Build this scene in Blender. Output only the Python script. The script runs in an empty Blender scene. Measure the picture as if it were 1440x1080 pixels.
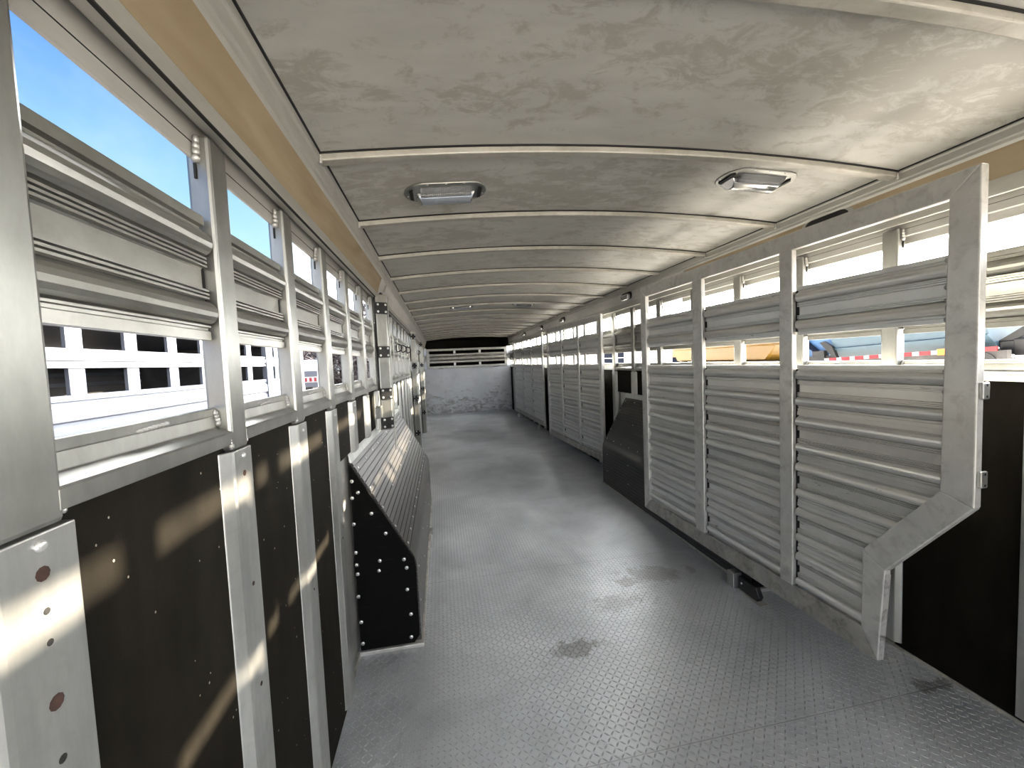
import bpy, bmesh, math, random
from mathutils import Vector, Matrix
random.seed(7)
SC = bpy.context.scene
COL = SC.collection
# ---------------------------------------------------------------- camera
YAW, PITCH, ROLL, FPX = 0.17521523, -0.05577564, -0.04129015, 560.0
cy, sy, cp, sp = math.cos(YAW), math.sin(YAW), math.cos(PITCH), math.sin(PITCH)
fw = Vector((sy*cp, cy*cp, sp)); rt = Vector((cy, -sy, 0)); up = rt.cross(fw)
c_, s_ = math.cos(ROLL), math.sin(ROLL)
r2 = c_*rt + s_*up; u2 = -s_*rt + c_*up
cam_d = bpy.data.cameras.new('camera'); cam = bpy.data.objects.new('camera', cam_d); COL.objects.link(cam)
M = Matrix.Identity(4)
for i in range(3):
    M[i][0], M[i][1], M[i][2] = r2[i], u2[i], -fw[i]
M[0][3], M[1][3], M[2][3] = 0, 0, 1.3
cam.matrix_world = M
cam_d.sensor_width = 36.0; cam_d.lens = FPX/1440*36.0; cam_d.clip_start = 0.02; cam_d.clip_end = 500
SC.camera = cam
# ---------------------------------------------------------------- light and exposure
SC.view_settings.view_transform = 'Standard'; SC.view_settings.look = 'None'
SC.view_settings.gamma = 1.0; SC.view_settings.use_curve_mapping = False
SC.view_settings.exposure = 0.95
try:
    SC.cycles.max_bounces = 10; SC.cycles.diffuse_bounces = 6; SC.cycles.glossy_bounces = 6
    SC.cycles.sample_clamp_indirect = 6.0; SC.cycles.use_denoising = True
    SC.cycles.caustics_reflective = False; SC.cycles.caustics_refractive = False
except Exception:
    pass
SUN = Vector((1.0, 0.335, 0.268)).normalized()
sun_d = bpy.data.lights.new('sun', 'SUN'); sun = bpy.data.objects.new('sun', sun_d); COL.objects.link(sun)
sun_d.energy = 14.5; sun_d.color = (1.0, 0.86, 0.66); sun_d.angle = math.radians(0.7)
sun.rotation_euler = (-SUN).to_track_quat('-Z', 'Y').to_euler()
sun.location = (8, 3, 6)

def nlink(nt, a, b): nt.links.new(a, b)
def node(nt, typ, **kw):
    n = nt.nodes.new(typ)
    for k, v in kw.items():
        if k == 'ins':
            for kk, vv in v.items(): n.inputs[kk].default_value = vv
        else: setattr(n, k, v)
    return n
def math_n(nt, op, a, b=None, c=None, clamp=False):
    n = nt.nodes.new('ShaderNodeMath'); n.operation = op; n.use_clamp = clamp
    for i, v in enumerate((a, b, c)):
        if v is None: continue
        if isinstance(v, (int, float)): n.inputs[i].default_value = v
        else: nt.links.new(v, n.inputs[i])
    return n.outputs[0]
def ramp(nt, fac, stops):
    n = nt.nodes.new('ShaderNodeValToRGB'); cr = n.color_ramp
    while len(cr.elements) < len(stops): cr.elements.new(0.5)
    for e, (p, c) in zip(cr.elements, stops):
        e.position = p; e.color = (*c, 1) if len(c) == 3 else c
    nt.links.new(fac, n.inputs[0]); return n.outputs[0]
def mix(nt, fac, a, b):
    n = nt.nodes.new('ShaderNodeMix'); n.data_type = 'RGBA'
    for sock, v in ((n.inputs[0], fac), (n.inputs[6], a), (n.inputs[7], b)):
        if isinstance(v, (int, float)): sock.default_value = v
        elif isinstance(v, tuple): sock.default_value = (*v, 1) if len(v) == 3 else v
        else: nt.links.new(v, sock)
    return n.outputs[2]

W = bpy.data.worlds.new('sky'); SC.world = W; W.use_nodes = True
nt = W.node_tree; nt.nodes.clear()
tc = node(nt, 'ShaderNodeTexCoord'); sep = node(nt, 'ShaderNodeSeparateXYZ'); nlink(nt, tc.outputs['Generated'], sep.inputs[0])
blue = ramp(nt, sep.outputs[2], [(0.0, (0.62, 0.84, 1.0)), (0.08, (0.70, 0.93, 1.0)), (0.20, (0.58, 0.92, 1.0)), (0.36, (0.34, 0.64, 0.98)), (0.50, (0.17, 0.40, 0.90)), (0.8, (0.09, 0.25, 0.75))])
no = node(nt, 'ShaderNodeTexNoise', ins={'Scale': 3.2, 'Detail': 5.0, 'Roughness': 0.6}); nlink(nt, tc.outputs['Generated'], no.inputs['Vector'])
cl = ramp(nt, no.outputs[0], [(0.5, (0, 0, 0)), (0.8, (0.4, 0.4, 0.4))])
blue = mix(nt, cl, blue, (0.80, 0.95, 1.0))
def lobe(base, d, a, b, col):
    dt = node(nt, 'ShaderNodeVectorMath', operation='DOT_PRODUCT'); nlink(nt, tc.outputs['Generated'], dt.inputs[0])
    dt.inputs[1].default_value = Vector(d).normalized()
    f_b = node(nt, 'ShaderNodeMapRange', interpolation_type='SMOOTHSTEP', ins={'From Min': a, 'From Max': b}); nlink(nt, dt.outputs['Value'], f_b.inputs['Value'])
    return mix(nt, f_b.outputs[0], base, col)
blue = mix(nt, 0.62, (0, 0, 0), blue)
blue = lobe(blue, (-0.62, -0.76, 0.2), 0.25, 0.8, (0.10, 0.22, 0.48))    # deeper blue opposite the sun
glow = lobe(blue, (0.45, -0.9, 0.12), 0.66, 0.95, (3.4, 3.55, 3.85))       # unseen bright patch added behind the trailer to light the interior
glow = lobe(glow, (0.72, 0.67, 0.30), 0.44, 0.80, (30.0, 29.9, 29.6))   # white glare around the low sun
glow = lobe(glow, (0.0, 0.0, 1.0), 0.72, 0.92, (5.0, 5.1, 5.3))         # unseen overhead brightness added to light the floor through the window slots
low = node(nt, 'ShaderNodeMapRange', ins={'From Min': -0.03, 'From Max': 0.0}); nlink(nt, sep.outputs[2], low.inputs['Value'])
sky = mix(nt, low.outputs[0], (0.42, 0.38, 0.32), glow)
bg = node(nt, 'ShaderNodeBackground', ins={'Strength': 1.0}); nlink(nt, sky, bg.inputs[0])
wo = node(nt, 'ShaderNodeOutputWorld'); nlink(nt, bg.outputs[0], wo.inputs[0])

# ---------------------------------------------------------------- materials
MAT = {}
def new_mat(name):
    m = bpy.data.materials.new(name); m.use_nodes = True
    n = m.node_tree; n.nodes.clear()
    out = n.nodes.new('ShaderNodeOutputMaterial'); b = n.nodes.new('ShaderNodeBsdfPrincipled')
    n.links.new(b.outputs[0], out.inputs[0]); MAT[name] = m
    return m, n, b
def pos_scaled(n, s):
    g = n.nodes.new('ShaderNodeNewGeometry'); v = n.nodes.new('ShaderNodeVectorMath'); v.operation = 'MULTIPLY'
    n.links.new(g.outputs['Position'], v.inputs[0]); v.inputs[1].default_value = s
    return v.outputs[0]
def noise(n, vec, scale=1.0, detail=4.0, rough=0.6, dist=0.0):
    t = n.nodes.new('ShaderNodeTexNoise'); t.inputs['Scale'].default_value = scale; t.inputs['Detail'].default_value = detail
    t.inputs['Roughness'].default_value = rough; t.inputs['Distortion'].default_value = dist
    n.links.new(vec, t.inputs['Vector']); return t.outputs[0]
def bump(n, b, h, strength=0.3, dist=0.002):
    t = n.nodes.new('ShaderNodeBump'); t.inputs['Strength'].default_value = strength; t.inputs['Distance'].default_value = dist
    n.links.new(h, t.inputs['Height']); n.links.new(t.outputs[0], b.inputs['Normal'])
def metal(name, c0, c1, metallic, r0, r1, stretch=(6, 1.5, 6), dirt=None, dirt_amt=0.0, bstr=0.08):
    m, n, b = new_mat(name)
    v = pos_scaled(n, stretch); f = noise(n, v, 3.0, 6.0, 0.65)
    col = ramp(n, f, [(0.3, c0), (0.7, c1)])
    if dirt:
        d = noise(n, pos_scaled(n, (1, 1, 1)), 14.0, 8.0, 0.72, 0.6)
        df = ramp(n, d, [(0.50, (0, 0, 0)), (0.70, (dirt_amt,)*3)])
        col = mix(n, df, col, dirt)
    n.links.new(col, b.inputs['Base Color'])
    b.inputs['Metallic'].default_value = metallic
    f2 = noise(n, pos_scaled(n, (30, 4, 30)), 2.0, 3.0)
    rr = node(n, 'ShaderNodeMapRange', ins={'To Min': r0, 'To Max': r1}); n.links.new(f2, rr.inputs['Value'])
    n.links.new(rr.outputs[0], b.inputs['Roughness'])
    bump(n, b, f2, bstr, 0.001)
    return m
def plain(name, col, rough=0.6, metallic=0.0, var=0.15, scale=8.0):
    m, n, b = new_mat(name)
    f = noise(n, pos_scaled(n, (1, 1, 1)), scale, 5.0)
    lo = tuple(c*(1-var) for c in col); hi = tuple(min(1, c*(1+var)) for c in col)
    n.links.new(ramp(n, f, [(0.3, lo), (0.7, hi)]), b.inputs['Base Color'])
    b.inputs['Roughness'].default_value = rough; b.inputs['Metallic'].default_value = metallic
    return m
metal('aluminium', (0.27, 0.27, 0.248), (0.38, 0.38, 0.35), 0.9, 0.30, 0.46, (5, 5, 2))
metal('slat_aluminium', (0.26, 0.255, 0.228), (0.36, 0.355, 0.32), 0.75, 0.28, 0.40, (3, 2.0, 3), (0.20, 0.185, 0.15), 0.3)
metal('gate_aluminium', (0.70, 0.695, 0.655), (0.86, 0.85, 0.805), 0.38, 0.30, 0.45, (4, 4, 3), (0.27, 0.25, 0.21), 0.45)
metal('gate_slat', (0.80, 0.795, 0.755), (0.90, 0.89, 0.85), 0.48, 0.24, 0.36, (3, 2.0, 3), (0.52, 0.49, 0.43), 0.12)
metal('header_sheet', (0.50, 0.49, 0.455), (0.62, 0.61, 0.57), 0.35, 0.4, 0.55, (6, 1, 6))
metal('eave_white', (0.60, 0.59, 0.56), (0.72, 0.71, 0.68), 0.3, 0.45, 0.6, (6, 1, 6))
metal('dirty_aluminium', (0.42, 0.41, 0.375), (0.64, 0.63, 0.585), 0.5, 0.42, 0.6, (5, 5, 3), (0.16, 0.13, 0.10), 0.7)
metal('cover_aluminium', (0.44, 0.45, 0.43), (0.60, 0.60, 0.57), 0.88, 0.30, 0.44, (9, 9, 1.2), (0.40, 0.40, 0.38), 0.5)
metal('weld', (0.44, 0.435, 0.41), (0.58, 0.57, 0.54), 0.6, 0.3, 0.45)
metal('chrome', (0.60, 0.61, 0.62), (0.70, 0.70, 0.70), 1.0, 0.10, 0.2, bstr=0.02)
metal('steel_screw', (0.7, 0.7, 0.7), (0.85, 0.85, 0.83), 0.7, 0.25, 0.4)
metal('rail_aluminium', (0.44, 0.44, 0.41), (0.58, 0.57, 0.53), 0.5, 0.4, 0.55, (6, 1, 6))
metal('rib_aluminium', (0.44, 0.43, 0.38), (0.60, 0.58, 0.52), 0.35, 0.45, 0.6, (2, 9, 9), (0.30, 0.26, 0.20), 0.5)
plain('black_plastic', (0.010, 0.010, 0.010), 0.45)
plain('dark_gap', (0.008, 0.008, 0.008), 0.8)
plain('rust', (0.038, 0.015, 0.009), 0.8, 0, 0.5, 90)
metal('rusty_edge', (0.60, 0.59, 0.55), (0.70, 0.69, 0.65), 0.4, 0.45, 0.6, (5, 5, 3), (0.060, 0.028, 0.016), 1.0)
plain('nose_lining', (0.030, 0.022, 0.016), 0.8)
plain('white_paint', (0.80, 0.81, 0.83), 0.35)
plain('trailer_aluminium', (0.10, 0.108, 0.128), 0.4, 0.2, 0.05)
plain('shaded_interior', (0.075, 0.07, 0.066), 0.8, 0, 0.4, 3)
plain('yellow_paint', (0.115, 0.062, 0.0045), 0.45, 0, 0.06)
plain('blue_grey_paint', (0.052, 0.092, 0.122), 0.5, 0, 0.08)
plain('blue_paint', (0.07, 0.15, 0.29), 0.45, 0, 0.08)
plain('navy_paint', (0.006, 0.009, 0.018), 0.8)
MAT['navy_paint'].node_tree.nodes['Principled BSDF'].inputs['Specular IOR Level'].default_value = 0.05
plain('tape_red', (0.22, 0.010, 0.018), 0.4)
plain('tape_white', (0.36, 0.36, 0.36), 0.4)
plain('orange_plastic', (0.85, 0.25, 0.03), 0.4)
plain('lettering_grey', (0.20, 0.17, 0.16), 0.6)
plain('bark', (0.02, 0.017, 0.016), 0.9)
plain('twigs', (0.10, 0.085, 0.085), 0.9, 0, 0.5, 1.5)
plain('evergreen', (0.020, 0.032, 0.032), 0.9, 0, 0.5, 2)
plain('pole_white', (0.75, 0.75, 0.75), 0.5)
plain('rubber_tyre', (0.012, 0.012, 0.013), 0.7)

# worn light grey roof sheet
m, n, b = new_mat('roof_sheet')
f1 = noise(n, pos_scaled(n, (0.8, 1.3, 1)), 12.0, 10.0, 0.76, 0.5)
f2 = noise(n, pos_scaled(n, (0.8, 1.7, 1)), 1.7, 3.0, 0.5)
fm = math_n(n, 'ADD', math_n(n, 'MULTIPLY', f1, 0.78), math_n(n, 'MULTIPLY', f2, 0.40))
st = ramp(n, fm, [(0.585, (0, 0, 0)), (0.66, (0.75, 0.75, 0.75))])
f3 = noise(n, pos_scaled(n, (2, 6, 2)), 2.0, 4.0)
base = ramp(n, f3, [(0.3, (0.56, 0.555, 0.515)), (0.7, (0.66, 0.655, 0.61))])
n.links.new(mix(n, st, base, (0.43, 0.415, 0.365)), b.inputs['Base Color'])
b.inputs['Roughness'].default_value = 0.55; b.inputs['Metallic'].default_value = 0.15
bump(n, b, f1, 0.12, 0.002)

# tan liner panel
m, n, b = new_mat('tan_liner')
f1 = noise(n, pos_scaled(n, (4, 1.0, 6)), 2.0, 4.0, 0.5, 0.5)
f2 = noise(n, pos_scaled(n, (1, 1, 1)), 300.0, 2.0)
n.links.new(ramp(n, f1, [(0.35, (0.30, 0.23, 0.14)), (0.65, (0.40, 0.32, 0.21))]), b.inputs['Base Color'])
b.inputs['Roughness'].default_value = 0.7; bump(n, b, f2, 0.1, 0.001)

# black rubber lining with pale specks
m, n, b = new_mat('rubber_mat')
v = n.nodes.new('ShaderNodeTexVoronoi'); v.feature = 'F1'; v.inputs['Scale'].default_value = 62.0
n.links.new(pos_scaled(n, (1, 1, 0.8)), v.inputs['Vector'])
dots = math_n(n, 'LESS_THAN', v.outputs['Distance'], 0.2)
wn = n.nodes.new('ShaderNodeSeparateColor'); n.links.new(v.outputs['Color'], wn.inputs[0])
pick = math_n(n, 'GREATER_THAN', wn.outputs[0], 0.62)
sp_ = math_n(n, 'MULTIPLY', dots, pick)
f1 = noise(n, pos_scaled(n, (3, 3, 1)), 3.0, 5.0)
base = ramp(n, f1, [(0.35, (0.0075, 0.0063, 0.0045)), (0.7, (0.017, 0.0145, 0.010))])
n.links.new(mix(n, sp_, base, (0.42, 0.38, 0.30)), b.inputs['Base Color'])
b.inputs['Roughness'].default_value = 0.75; b.inputs['Specular IOR Level'].default_value = 0.08
f2 = noise(n, pos_scaled(n, (1, 1, 1)), 420.0, 2.0); bump(n, b, f2, 0.35, 0.001)
# fender rubber
m, n, b = new_mat('fender_rubber')
f1 = noise(n, pos_scaled(n, (4, 1, 4)), 4.0, 5.0)
n.links.new(ramp(n, f1, [(0.35, (0.030, 0.028, 0.026)), (0.7, (0.052, 0.048, 0.042))]), b.inputs['Base Color'])
b.inputs['Roughness'].default_value = 0.42
m, n, b = new_mat('fender_board')
f1 = noise(n, pos_scaled(n, (2, 2, 22)), 4.0, 7.0, 0.75)
n.links.new(ramp(n, f1, [(0.58, (0.004, 0.004, 0.004)), (0.80, (0.04, 0.028, 0.024))]), b.inputs['Base Color'])
b.inputs['Roughness'].default_value = 0.7; b.inputs['Specular IOR Level'].default_value = 0.06

# diamond plate floor
m, n, b = new_mat('diamond_plate')
g = n.nodes.new('ShaderNodeNewGeometry'); s3 = n.nodes.new('ShaderNodeSeparateXYZ'); n.links.new(g.outputs['Position'], s3.inputs[0])
cell = 0.0205
px = math_n(n, 'DIVIDE', math_n(n, 'ADD', s3.outputs[0], 50.0), cell); py = math_n(n, 'DIVIDE', math_n(n, 'ADD', s3.outputs[1], 50.0), cell)
fx = math_n(n, 'SUBTRACT', math_n(n, 'FRACT', px), 0.5); fy = math_n(n, 'SUBTRACT', math_n(n, 'FRACT', py), 0.5)
par = math_n(n, 'MODULO', math_n(n, 'ADD', math_n(n, 'FLOOR', px), math_n(n, 'FLOOR', py)), 2.0)
sgn = math_n(n, 'SUBTRACT', math_n(n, 'MULTIPLY', par, 2.0), 1.0)
fys = math_n(n, 'MULTIPLY', fy, sgn)
uu = math_n(n, 'MULTIPLY', math_n(n, 'ADD', fx, fys), 0.7071); vv = math_n(n, 'MULTIPLY', math_n(n, 'SUBTRACT', fx, fys), 0.7071)
q = math_n(n, 'ADD', math_n(n, 'POWER', math_n(n, 'ABSOLUTE', math_n(n, 'DIVIDE', uu, 0.46)), 2.0), math_n(n, 'POWER', math_n(n, 'ABSOLUTE', math_n(n, 'DIVIDE', vv, 0.13)), 2.0))
lug = math_n(n, 'SUBTRACT', 1.0, q, clamp=True)
bump(n, b, math_n(n, 'POWER', lug, 0.6), 1.0, 0.011)
f1 = noise(n, pos_scaled(n, (1, 1, 1)), 1.6, 6.0, 0.6, 0.4)
f2 = noise(n, pos_scaled(n, (1, 1, 1)), 26.0, 6.0, 0.7)
c1 = ramp(n, f1, [(0.35, (0.50, 0.53, 0.56)), (0.68, (0.78, 0.81, 0.84))])
c2 = mix(n, ramp(n, f2, [(0.55, (0, 0, 0)), (0.75, (0.4, 0.4, 0.4))]), c1, (0.26, 0.26, 0.25))
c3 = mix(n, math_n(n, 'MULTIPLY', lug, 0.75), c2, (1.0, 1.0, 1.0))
rg = node(n, 'ShaderNodeMapRange', ins={'To Min': 0.46, 'To Max': 0.22}); n.links.new(lug, rg.inputs['Value']); n.links.new(rg.outputs[0], b.inputs['Roughness'])
def spot(cx, cy_, rx, ry, thr=0.62):
    dx = math_n(n, 'DIVIDE', math_n(n, 'SUBTRACT', s3.outputs[0], cx), rx); dy = math_n(n, 'DIVIDE', math_n(n, 'SUBTRACT', s3.outputs[1], cy_), ry)
    r_ = math_n(n, 'SQRT', math_n(n, 'ADD', math_n(n, 'MULTIPLY', dx, dx), math_n(n, 'MULTIPLY', dy, dy)))
    k = math_n(n, 'ADD', math_n(n, 'SUBTRACT', 1.0, r_), math_n(n, 'MULTIPLY', math_n(n, 'SUBTRACT', f3_, 0.52), 4.5))
    return math_n(n, 'MULTIPLY', math_n(n, 'MULTIPLY', k, 2.2, clamp=True), thr)
f3_ = noise(n, pos_scaled(n, (1, 1, 1)), 9.0, 7.0, 0.7, 0.6)
stain = spot(0.53, 1.66, 0.15, 0.055, 0.55)
stain = math_n(n, 'MAXIMUM', stain, spot(1.16, 2.12, 0.26, 0.13, 0.35))
stain = math_n(n, 'MAXIMUM', stain, spot(0.85, 1.93, 0.22, 0.08, 0.28))
stain = math_n(n, 'MAXIMUM', stain, spot(1.78, 1.16, 0.12, 0.035, 0.6))
c4 = mix(n, stain, c3, (0.12, 0.115, 0.10))
def seam(y0, w, amt):
    d = math_n(n, 'ABSOLUTE', math_n(n, 'SUBTRACT', s3.outputs[1], y0))
    return math_n(n, 'MULTIPLY', math_n(n, 'LESS_THAN', d, w), amt)
c5 = mix(n, math_n(n, 'MAXIMUM', seam(1.148, 0.0016, 0.5), math_n(n, 'MAXIMUM', seam(2.37, 0.002, 0.25), seam(3.6, 0.002, 0.25))), c4, (0.10, 0.10, 0.10))
c6 = mix(n, seam(1.815, 0.002, 0.35), c5, (0.62, 0.62, 0.60))
n.links.new(c6, b.inputs['Base Color']); b.inputs['Metallic'].default_value = 0.45

# scuffed front bulkhead sheet
m, n, b = new_mat('bulkhead_sheet')
f1 = noise(n, pos_scaled(n, (1.5, 1, 2.5)), 3.0, 9.0, 0.75, 1.2)
f2 = noise(n, pos_scaled(n, (1.6, 1, 1.6)), 1.4, 4.0)
g = n.nodes.new('ShaderNodeNewGeometry'); s3 = n.nodes.new('ShaderNodeSeparateXYZ'); n.links.new(g.outputs['Position'], s3.inputs[0])
lowd = node(n, 'ShaderNodeMapRange', ins={'From Min': 0.75, 'From Max': 0.05, 'To Min': 0.0, 'To Max': 0.16}); n.links.new(s3.outputs[2], lowd.inputs['Value'])
sc = ramp(n, math_n(n, 'ADD', f1, lowd.outputs[0]), [(0.58, (0, 0, 0)), (0.72, (0.65, 0.65, 0.65))])
base = ramp(n, f2, [(0.3, (0.72, 0.74, 0.76)), (0.7, (0.86, 0.88, 0.90))])
n.links.new(mix(n, sc, base, (0.22, 0.20, 0.17)), b.inputs['Base Color']); b.inputs['Metallic'].default_value = 0.35; b.inputs['Roughness'].default_value = 0.5

# ground outside
m, n, b = new_mat('gravel')
f1 = noise(n, pos_scaled(n, (1, 1, 1)), 3.0, 8.0, 0.7)
n.links.new(ramp(n, f1, [(0.3, (0.58, 0.52, 0.44)), (0.7, (0.76, 0.70, 0.62))]), b.inputs['Base Color']); b.inputs['Roughness'].default_value = 0.95
m, n, b = new_mat('dirt')
f1 = noise(n, pos_scaled(n, (1, 1, 1)), 3.0, 8.0, 0.7)
n.links.new(ramp(n, f1, [(0.3, (0.085, 0.068, 0.052)), (0.7, (0.14, 0.115, 0.09))]), b.inputs['Base Color']); b.inputs['Roughness'].default_value = 0.95  # same ground in a darker tone, to cut light bounced from the left
# clear ribbed lamp lens
m, n, b = new_mat('lamp_lens')
b.inputs['Base Color'].default_value = (0.9, 0.93, 0.95, 1); b.inputs['Roughness'].default_value = 0.12
b.inputs['Transmission Weight'].default_value = 0.75; b.inputs['IOR'].default_value = 1.3
wv = n.nodes.new('ShaderNodeTexWave'); wv.inputs['Scale'].default_value = 40.0; n.links.new(pos_scaled(n, (1, 0, 0)), wv.inputs['Vector']); bump(n, b, wv.outputs[1], 0.6, 0.004)

# ---------------------------------------------------------------- mesh helpers
class MB:
    def __init__(s): s.v = []; s.f = []
    def add(s, vs, fs):
        o = len(s.v); s.v += [tuple(x) for x in vs]; s.f += [tuple(i+o for i in q) for q in fs]; return s
    def box(s, x0, x1, y0, y1, z0, z1):
        return s.add([(x0,y0,z0),(x1,y0,z0),(x1,y1,z0),(x0,y1,z0),(x0,y0,z1),(x1,y0,z1),(x1,y1,z1),(x0,y1,z1)],
                     [(0,3,2,1),(4,5,6,7),(0,1,5,4),(1,2,6,5),(2,3,7,6),(3,0,4,7)])
    def prism(s, poly, axis, a0, a1):
        """poly: 2-D points in the two other axes (order x,y,z without axis); a0/a1 numbers or lists per point"""
        k = len(poly); L0 = a0 if isinstance(a0, list) else [a0]*k; L1 = a1 if isinstance(a1, list) else [a1]*k
        def p(q, a): return (a, q[0], q[1]) if axis == 'x' else (q[0], a, q[1]) if axis == 'y' else (q[0], q[1], a)
        vs = [p(q, L0[i]) for i, q in enumerate(poly)] + [p(q, L1[i]) for i, q in enumerate(poly)]
        fs = [tuple(range(k-1, -1, -1)), tuple(range(k, 2*k))] + [(i, (i+1) % k, k+(i+1) % k, k+i) for i in range(k)]
        return s.add(vs, fs)
    def tube(s, pts, r, n=8, r2=None):
        pts = [Vector(p) for p in pts]; rings = []
        for i, p in enumerate(pts):
            d = (pts[min(i+1, len(pts)-1)] - pts[max(i-1, 0)]).normalized()
            a = Vector((0,0,1)) if abs(d.z) < 0.9 else Vector((1,0,0))
            e1 = d.cross(a).normalized(); e2 = d.cross(e1)
            rr = r if r2 is None else r + (r2-r)*i/(len(pts)-1)
            rings.append([p + rr*(math.cos(2*math.pi*j/n)*e1 + math.sin(2*math.pi*j/n)*e2) for j in range(n)])
        vs = [v for q in rings for v in q]; fs = []
        for i in range(len(pts)-1):
            for j in range(n): fs.append((i*n+j, i*n+(j+1) % n, (i+1)*n+(j+1) % n, (i+1)*n+j))
        fs.append(tuple(range(n-1, -1, -1))); fs.append(tuple((len(pts)-1)*n+j for j in range(n)))
        return s.add(vs, fs)
    def ball(s, c, rx, ry, rz, nu=8, nv=5):
        vs = [(c[0], c[1], c[2]-rz)]; fs = []
        for i in range(1, nv):
            t = math.pi*i/nv - math.pi/2
            for j in range(nu):
                a = 2*math.pi*j/nu; vs.append((c[0]+rx*math.cos(t)*math.cos(a), c[1]+ry*math.cos(t)*math.sin(a), c[2]+rz*math.sin(t)))
        vs.append((c[0], c[1], c[2]+rz)); top = len(vs)-1
        for j in range(nu):
            fs.append((0, 1+(j+1) % nu, 1+j)); fs.append((top, 1+(nv-2)*nu+j, 1+(nv-2)*nu+(j+1) % nu))
        for i in range(nv-2):
            for j in range(nu): fs.append((1+i*nu+j, 1+i*nu+(j+1) % nu, 1+(i+1)*nu+(j+1) % nu, 1+(i+1)*nu+j))
        return s.add(vs, fs)
    def bead(s, p0, p1, r, n=5):
        """a lumpy weld run"""
        p0, p1 = Vector(p0), Vector(p1); d = p1-p0
        for i in range(n):
            c = p0 + d*((i+0.5)/n); k = 0.85+0.3*((i*37) % 7)/7
            h = d.length/n*0.8
            e = Vector((max(r*k, abs(d.x)/n*0.8), max(r*k, abs(d.y)/n*0.8), max(r*k, abs(d.z)/n*0.8)))
            s.ball(c, e.x, e.y, e.z, 8, 5)
        return s
    def dome(s, c, axis, r, h, n=10):
        """button screw head: axis unit vector"""
        ax = Vector(axis).normalized(); a = Vector((0,0,1)) if abs(ax.z) < 0.9 else Vector((1,0,0))
        e1 = ax.cross(a).normalized(); e2 = ax.cross(e1); c = Vector(c); vs = []; fs = []
        lv = [(1.0, -0.3), (1.0, 0.35), (0.75, 0.85), (0.35, 1.0)]
        for k, hh in lv:
            for j in range(n):
                t = 2*math.pi*j/n; vs.append(c + r*k*(math.cos(t)*e1+math.sin(t)*e2) + ax*h*hh)
        for i in range(3):
            for j in range(n): fs.append((i*n+j, i*n+(j+1) % n, (i+1)*n+(j+1) % n, (i+1)*n+j))
        fs.append(tuple(range(n))); fs.append(tuple(range(3*n, 4*n)))
        return s.add(vs, fs)
    def data(s, name, mat, smooth=False):
        me = bpy.data.meshes.new(name); me.from_pydata(s.v, [], s.f); me.update()
        bm = bmesh.new(); bm.from_mesh(me); bmesh.ops.recalc_face_normals(bm, faces=bm.faces[:]); bm.to_mesh(me); bm.free()
        me.materials.append(MAT[mat])
        if smooth:
            for p in me.polygons: p.use_smooth = True
        return me
    def build(s, name, mat, parent=None, bevel=0, smooth=False):
        o = bpy.data.objects.new(name, s.data(name, mat, smooth)); COL.objects.link(o)
        if parent: o.parent = parent
        if bevel:
            b = o.modifiers.new('edge', 'BEVEL'); b.width = bevel; b.segments = 2; b.limit_method = 'ANGLE'; b.angle_limit = math.radians(40)
        return o
def tag(o, label, cat, group=None):
    o['label'] = label; o['category'] = cat
    if group: o['group'] = group
    return o
def structure(o): o['kind'] = 'structure'; return o
def thing(name, label, cat, loc=(0, 0, 0), rz=0, group=None):
    o = bpy.data.objects.new(name, None); COL.objects.link(o); o.location = loc; o.rotation_euler = (0, 0, rz); o.empty_display_size = 0.05
    return tag(o, label, cat, group)
def dup(root, loc, label):
    r = root.copy(); COL.objects.link(r); r.location = loc; r['label'] = label
    for ch in list(root.children):
        c = ch.copy(); COL.objects.link(c); c.parent = r
        for g_ in ch.children:
            d = g_.copy(); COL.objects.link(d); d.parent = c
    return r
ORD = 'first second third fourth fifth sixth seventh eighth ninth tenth eleventh twelfth thirteenth fourteenth fifteenth sixteenth seventeenth eighteenth nineteenth twentieth twenty-first twenty-second twenty-third twenty-fourth twenty-fifth twenty-sixth twenty-seventh twenty-eighth twenty-ninth thirtieth thirty-first thirty-second'.split()

# ---------------------------------------------------------------- dimensions (metres)
Y0, Y1 = -2.30, 10.70
XL, XR = -0.42, 1.885          # inner faces of the wall skin
ZBELT = 1.165
def zlin(x): return 1.955 + (x+0.33)/2.15*0.035
def zc(x):
    u = (x-0.745)/1.075
    return zlin(x) + 0.055*(1-u*u)

# ---------------------------------------------------------------- the shell
structure(MB().box(-0.46, 1.925, Y0, Y1+0.05, -0.03, 0.0).build('floor', 'diamond_plate'))
xs = [-0.36+i*(1.85+0.36)/28 for i in range(29)]
poly = [(x, zc(x)) for x in xs] + [(x, zc(x)+0.012) for x in reversed(xs)]
structure(MB().prism(poly, 'y', Y0, Y1+0.05).build('ceiling', 'roof_sheet', smooth=False))
wl = MB().box(-0.47, -0.438, Y0, Y1, -0.12, ZBELT)
wl.box(-0.426, -0.42, Y0, Y1, 1.690, 1.95)
wl.box(-0.445, -0.42, Y0, -0.20, ZBELT, 1.69)
structure(wl.build('wall_left', 'header_sheet'))
wr = MB().box(1.903, 1.935, Y0, Y1, -0.12, ZBELT)
wr.box(1.885, 1.910, Y0, Y1, 1.745, 2.0).box(1.910, 1.935, Y0, 2.9, 1.716, 2.0)  # outer lip box is added out of view to trim the sun patches
wr.box(1.885, 1.910, Y0, -0.80, ZBELT, 1.75)
structure(wr.build('wall_right', 'header_sheet'))
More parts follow.
